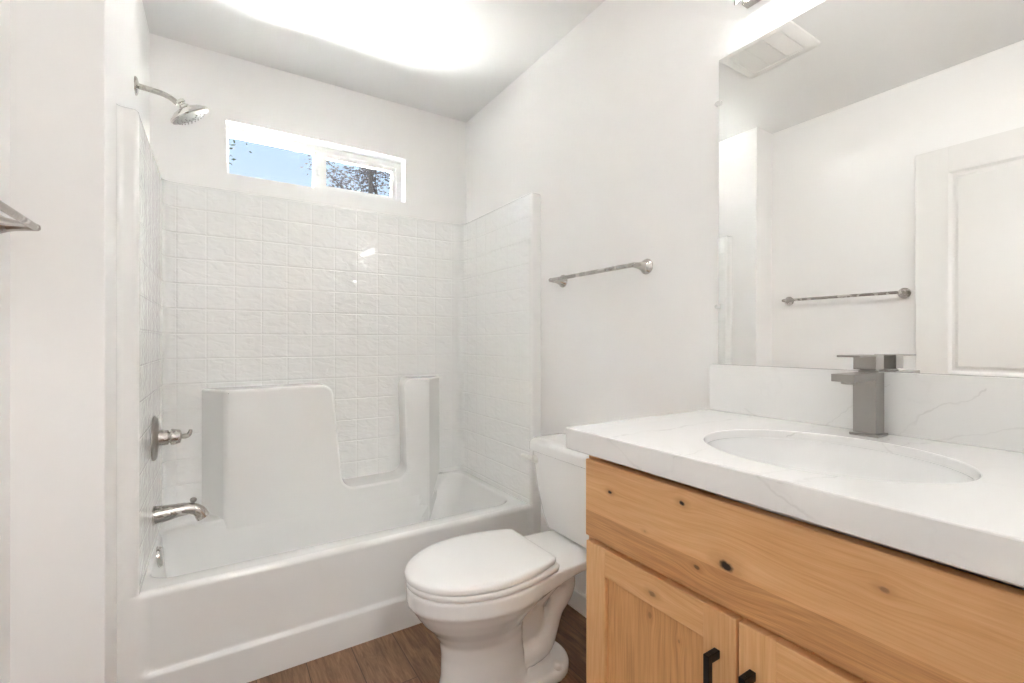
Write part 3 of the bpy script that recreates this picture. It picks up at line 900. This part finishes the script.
# countertop with an oval cut-out
SX, SY, SA, SB = 0.958, 0.424, 0.180, 0.213
def countertop():
    bm = bmesh.new()
    N = 96
    def rect_at(i, ins):
        a = 2 * PI * i / N
        dx, dy = math.cos(a), math.sin(a)
        x0, x1, y0, y1 = CX + ins, XR - 0.001, CY0 + ins, CY1 - ins
        t_ = min(((x1 if dx > 0 else x0) - SX) / dx if abs(dx) > 1e-9 else 1e9, ((y1 if dy > 0 else y0) - SY) / dy if abs(dy) > 1e-9 else 1e9)
        return SX + dx * t_, SY + dy * t_
    angs = sorted(set([2 * PI * i / N for i in range(N)] + [math.atan2(cy - SY, cx - SX) % (2 * PI) for cx in (CX, XR - 0.001) for cy in (CY0, CY1)]))
    def rr(ins, z):
        o_ = []
        for a in angs:
            dx, dy = math.cos(a), math.sin(a)
            x0, x1, y0, y1 = CX, XR - 0.001, CY0, CY1
            t_ = min(((x1 if dx > 0 else x0) - SX) / dx if abs(dx) > 1e-9 else 1e9, ((y1 if dy > 0 else y0) - SY) / dy if abs(dy) > 1e-9 else 1e9)
            x, y = SX + dx * t_, SY + dy * t_
            o_.append((min(max(x, x0 + ins), x1), min(max(y, y0 + ins), y1 - ins), z))
        return o_
    def el(k, z): return [(SX + SA * k * math.cos(a), SY + SB * k * math.sin(a), z) for a in angs]
    b = 0.0025
    add_rings(bm, [el(1.0, CZ - CT), rr(b, CZ - CT), rr(0, CZ - CT + b), rr(0, CZ - b), rr(b * 0.35, CZ - b * 0.35), rr(b, CZ), el(1.012, CZ), el(1.003, CZ - 0.001), el(1.0, CZ - 0.003), el(1.0, CZ - CT + 0.02), el(1.0, CZ - CT)], True, False, False)
    bmesh.ops.remove_doubles(bm, verts=bm.verts[:], dist=1e-6)
    return bm
o = obj('countertop', countertop(), M_QUARTZ, None, True, angle=9)
tag(o, 'white quartz countertop with faint grey veins on the wood vanity', 'countertop')
o = obj('backsplash', box(XR - 0.021, XR - 0.001, CY0, CY1 - 0.006, CZ, CZ + 0.137, 0.0015, 2), M_QUARTZ)
tag(o, 'low white quartz backsplash strip standing behind the faucet under the mirror', 'backsplash')

sink = thing('sink', 'oval white undermount sink set into the quartz countertop', 'sink', (SX, SY, CZ - CT - 0.13))
bm = bmesh.new()
def es(k, z, kx=None): return [(SX + SA * (kx or k) * math.cos(2 * PI * i / 72), SY + SB * k * math.sin(2 * PI * i / 72), z) for i in range(72)]
zt = CZ - 0.018
prof = [(0.985, 0), (0.985, -0.006), (0.972, -0.020), (0.945, -0.045), (0.89, -0.075), (0.79, -0.104), (0.62, -0.124), (0.40, -0.134), (0.2, -0.138), (0.10, -0.140)]
outer = [(0.12, -0.150), (0.42, -0.145), (0.65, -0.135), (0.84, -0.112), (0.95, -0.078), (0.998, -0.03), (0.998, 0.0)]
add_rings(bm, [es(k, zt + d) for k, d in outer] + [es(k, zt + d) for k, d in prof], True, True, True)
obj('basin', bm, M_PORC, sink, True, angle=50)
bm = bmesh.new(); add_lathe(bm, (SX, SY, zt - 0.1395), (0, 0, 1), [(0, 0.024), (0.003, 0.024), (0.005, 0.020), (0.004, 0.014), (0.007, 0.012), (0.0075, 0)], 28)
obj('drain', bm, M_NICKEL, sink, True, angle=40)

# faucet
FXc, FYc = 1.203, 0.437
fa = thing('faucet', 'square brushed nickel single-handle faucet behind the sink', 'faucet', (FXc, FYc, CZ))
h2 = 0.0215
FZ = 1.051
obj('base_plate', box(FXc - 0.027, FXc + 0.027, FYc - 0.027, FYc + 0.027, CZ, CZ + 0.006, 0.001, 1), M_GUN, fa)
bm = bmesh.new(); add_box(bm, FXc - h2, FXc + h2, FYc - h2, FYc + h2, CZ + 0.006, FZ, 0.0012, 2)
obj('body', bm, M_GUN, fa)
bm = bmesh.new(); add_box(bm, FXc - 0.124, FXc - h2 + 0.001, FYc - h2 + 0.0004, FYc + h2 - 0.0004, FZ - 0.0160, FZ - 0.0004, 0.0012, 2)
spo = obj('spout', bm, M_GUN, fa)
bm = bmesh.new(); add_lathe(bm, (FXc - 0.098, FYc, FZ - 0.016), (0, 0, -1), [(0, 0.0125), (0.005, 0.0125), (0.006, 0.010)], 24)
obj('aerator', bm, M_GUN, fa, True, angle=40)
bm = bmesh.new(); add_lathe(bm, (FXc, FYc, FZ), (0, 0, 1), [(0, 0.018), (0.0035, 0.018), (0.0045, 0.015), (0.0065, 0.015)], 28)
obj('neck', bm, M_GUN, fa, True, angle=40)
bm = bmesh.new(); add_box(bm, FXc - h2 + 0.0005, FXc + h2 - 0.0005, FYc - h2 + 0.0005, FYc + h2 - 0.0005, FZ + 0.006, FZ + 0.0347, 0.0012, 2)
add_box(bm, FXc - 0.099, FXc + h2 - 0.0005, FYc - h2 + 0.0005, FYc + h2 - 0.0005, FZ + 0.0345, FZ + 0.0382, 0.0008, 1)
obj('handle', bm, M_GUN, fa)

# ------------------------------------------------------------------ mirror
MZ0, MZ1, MY0, MY1 = CZ + 0.1375, 1.957, 0.070, 0.834
mir = thing('wall_mirror', 'large frameless rectangular mirror above the vanity backsplash', 'mirror', (XR, (MY0 + MY1) / 2, MZ0))
tilt = 0.0045
bm = box(XR - 0.0065, XR - 0.0015, MY0, MY1, MZ0, MZ1)
for v in bm.verts: v.co.x -= tilt * (MZ1 - v.co.z)
obj('mirror_glass', bm, M_MIRROR, mir)
for cz in (1.222, 1.828):
    bm = bmesh.new()
    cx_ = XR - 0.0015
    add_lathe(bm, (cx_, MY1 + 0.006, cz), (-1, 0, 0), [(0, 0.006), (0.009, 0.006), (0.011, 0.004), (0.0115, 0)], 16)
    add_box(bm, XR - 0.0125, XR - 0.0090, MY1 - 0.008, MY1 + 0.006, cz - 0.006, cz + 0.006, 0.001, 1)
    obj('clip', bm, M_CLEAR, mir, True, angle=40)

# ------------------------------------------------------------------ vanity light
LY0, LY1 = 0.145, 0.750
vl = thing('vanity_light', 'nickel vanity light bar with glowing white diffuser, above the mirror', 'wall light', (XR, (LY0 + LY1) / 2, 2.06))
bm = box(XR - 0.030, XR - 0.0005, LY0, LY1, 2.060, 2.165, 0.0015, 1)
obj('backplate', bm, M_NICKEL, vl)
bm = bmesh.new()
LX0, LX1 = XR - 0.050, XR - 0.030
add_box(bm, LX0, LX1, LY0 + 0.006, LY1 - 0.006, 2.069, 2.150, 0.006, 3)
obj('diffuser', bm, M_LAMP, vl)
for (a, b_) in ((LY0, LY0 + 0.005), (LY1 - 0.005, LY1)):
    bm = bmesh.new()
    tri = [(XR - 0.064, 2.046), (XR - 0.064, 2.160), (XR - 0.031, 2.160), (XR - 0.031, 2.085)]
    add_rings(bm, [[(x, a, z) for x, z in tri], [(x, b_, z) for x, z in tri]])
    obj('end_cap', bm, M_GUN, vl)
bm = box(XR - 0.064, XR - 0.0305, LY0 + 0.005, LY1 - 0.005, 2.151, 2.160)
obj('top_cover', bm, M_NICKEL, vl)

# ------------------------------------------------------------------ ceiling exhaust fan
fan = thing('exhaust_fan', 'square white ceiling exhaust fan with slotted cover, seen in the mirror', 'exhaust fan', (0.445, 1.145, ZC))
bm = bmesh.new()
fx0, fx1, fy0, fy1 = 0.290, 0.600, 0.985, 1.305
def fr(i, z): return [(x, y, z) for x, y in rrect(fx0 + i, fx1 - i, fy0 + i, fy1 - i, 0.018, 5)]
add_rings(bm, [fr(0, ZC - 0.0005), fr(0, ZC - 0.008), fr(0.006, ZC - 0.014), fr(0.045, ZC - 0.018), fr(0.046, ZC - 0.0165), fr(0.046, ZC - 0.012)], True, True, True)
obj('cover_frame', bm, M_WHITEP, fan, True, angle=40)
ys = [fy0 + 0.048, fy0 + 0.123, fy0 + 0.197, fy1 - 0.048]
M_SLOT = plain('grille_slot', (0.66, 0.65, 0.62), 0.5)
for k in range(3):
    bm = bmesh.new()
    a, b_ = ys[k] + 0.001, ys[k + 1] - 0.001
    if k == 0:
        add_box(bm, fx0 + 0.047, fx1 - 0.047, a, b_, ZC - 0.0175, ZC - 0.011, 0.002, 1)
        obj('lamp_lens', bm, M_WHITEP, fan)
    else:
        nslat = 15
        for q in range(nslat):
            y0 = a + (b_ - a) * q / nslat
            add_box(bm, fx0 + 0.047, fx1 - 0.047, y0 + 0.0010, y0 + (b_ - a) / nslat - 0.0010, ZC - 0.0172, ZC - 0.0125)
        obj('grille', bm, M_WHITEP, fan)

# ------------------------------------------------------------------ unseen lamp added in the hallway as fill light
hl = thing('hall_fill_lamp', 'unseen round fill lamp added in the hallway outside the door', 'fill light', (0.2, -0.80, ZC))
bm = bmesh.new(); add_lathe(bm, (0.2, -0.80, ZC), (0, 0, -1), [(0, 0.17), (0.03, 0.17), (0.035, 0.16)], 40)
obj('fill_lamp_base', bm, M_NICKEL, hl, True, angle=40)
bm = bmesh.new(); add_lathe(bm, (0.2, -0.80, ZC - 0.0355), (0, 0, -1), [(0, 0.155), (0.02, 0.15), (0.04, 0.12), (0.05, 0.06), (0.052, 0)], 40)
obj('fill_lamp_diffuser', bm, M_HALL_FILL, hl, True, angle=40)

# ------------------------------------------------------------------ outside the window
GZ = -0.45
struct('ground', box(-40, 60, YB + 0.5, 80, GZ - 0.2, GZ), M_GROUND)

M_BLOCKER = paint('brown_light_blocker', (0.05, 0.035, 0.025), 0.85, 3)
struct('unseen_light_blocker', box(-40, 60, YB + 6.4, YB + 6.5, GZ - 0.1, GZ + 2.12), M_BLOCKER)  # added screen, hidden below the window's sightline, keeps distant ground light out

def tree(label, x, y, h, spread, leaf_mat, n_leaf, leaf, seed, crown0=0.35, group=None, lean=0.0):
    rnd = random.Random(seed)
    t = thing('tree', label, 'tree', (x, y, GZ), group)
    bm = bmesh.new(); tips = []
    def branch(p, d, L, r, lev):
        pts = [p]; dd = d.copy()
        for k in range(4):
            dd = (dd + Vector((rnd.uniform(-.22, .22), rnd.uniform(-.22, .22), rnd.uniform(-.05, .16)))).normalized()
            pts.append(pts[-1] + dd * L / 4)
        add_tube(bm, pts, [r, r * 0.88, r * 0.75, r * 0.62, r * 0.5], 6 if lev else 10)
        tips.extend(pts[2:] if lev >= 2 else [])
        if lev >= 3: return
        for k in range(5 if lev == 0 else 4):
            i = rnd.choice([2, 3, 4]) if lev else rnd.choice([1, 2, 3, 4])
            nd_ = (dd * 0.6 + Vector((rnd.uniform(-1, 1), rnd.uniform(-1, 1), rnd.uniform(-0.1, 0.8)))).normalized()
            branch(pts[i], nd_, L * rnd.uniform(0.5, 0.72), r * 0.5, lev + 1)
    br = bm
    branch(Vector((x, y, GZ - 0.05)), Vector((lean, 0, 1)).normalized(), h * 0.48, h * 0.022, 0)
    obj('trunk', bm, M_BARK, t, True, angle=60)
    bm = bmesh.new()
    for k in range(n_leaf):
        c_ = rnd.choice(tips) + Vector((rnd.gauss(0, spread), rnd.gauss(0, spread), rnd.gauss(0, spread)))
        R_ = Matrix.Rotation(rnd.uniform(0, 6.28), 3, 'Z') @ Matrix.Rotation(rnd.uniform(0, 3.14), 3, 'X')
        L = leaf * rnd.uniform(0.6, 1.3)
        q = [Vector((-L, 0, 0)), Vector((0, -L * 0.42, L * .12)), Vector((L, 0, 0)), Vector((0, L * 0.42, L * .12))]
        vs = [bm.verts.new(c_ + R_ @ v) for v in q]
        bm.faces.new(vs)
    obj('foliage', bm, leaf_mat, t)
    return t
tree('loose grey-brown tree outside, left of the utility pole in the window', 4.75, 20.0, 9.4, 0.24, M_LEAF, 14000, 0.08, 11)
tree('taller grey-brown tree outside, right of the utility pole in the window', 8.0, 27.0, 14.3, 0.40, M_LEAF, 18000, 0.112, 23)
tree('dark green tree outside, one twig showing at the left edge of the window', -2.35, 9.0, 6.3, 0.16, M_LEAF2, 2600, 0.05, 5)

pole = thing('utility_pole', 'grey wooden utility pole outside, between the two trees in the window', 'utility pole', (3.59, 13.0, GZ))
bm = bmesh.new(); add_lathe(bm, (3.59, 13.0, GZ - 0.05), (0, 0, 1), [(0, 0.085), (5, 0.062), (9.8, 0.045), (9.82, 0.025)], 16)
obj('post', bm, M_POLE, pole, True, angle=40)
bm = bmesh.new(); add_box(bm, 2.75, 4.43, 12.95, 13.05, 8.5, 8.62, 0.01, 1)
obj('crossarm', bm, M_POLE, pole)
bm = bmesh.new()
def wire(a, b_, sag):
    a, b_ = Vector(a), Vector(b_)
    add_tube(bm, [a.lerp(b_, k / 12) - Vector((0, 0, sag * 4 * (k / 12) * (1 - k / 12))) for k in range(13)], 0.012, 6)
wire((3.59, 12.95, 5.29), (0.49, 9.75, 5.80), 0.20)
obj('cable', bm, M_CABLE, pole, True)

for o in bpy.data.objects:
    if '_world' in o: del o['_world']
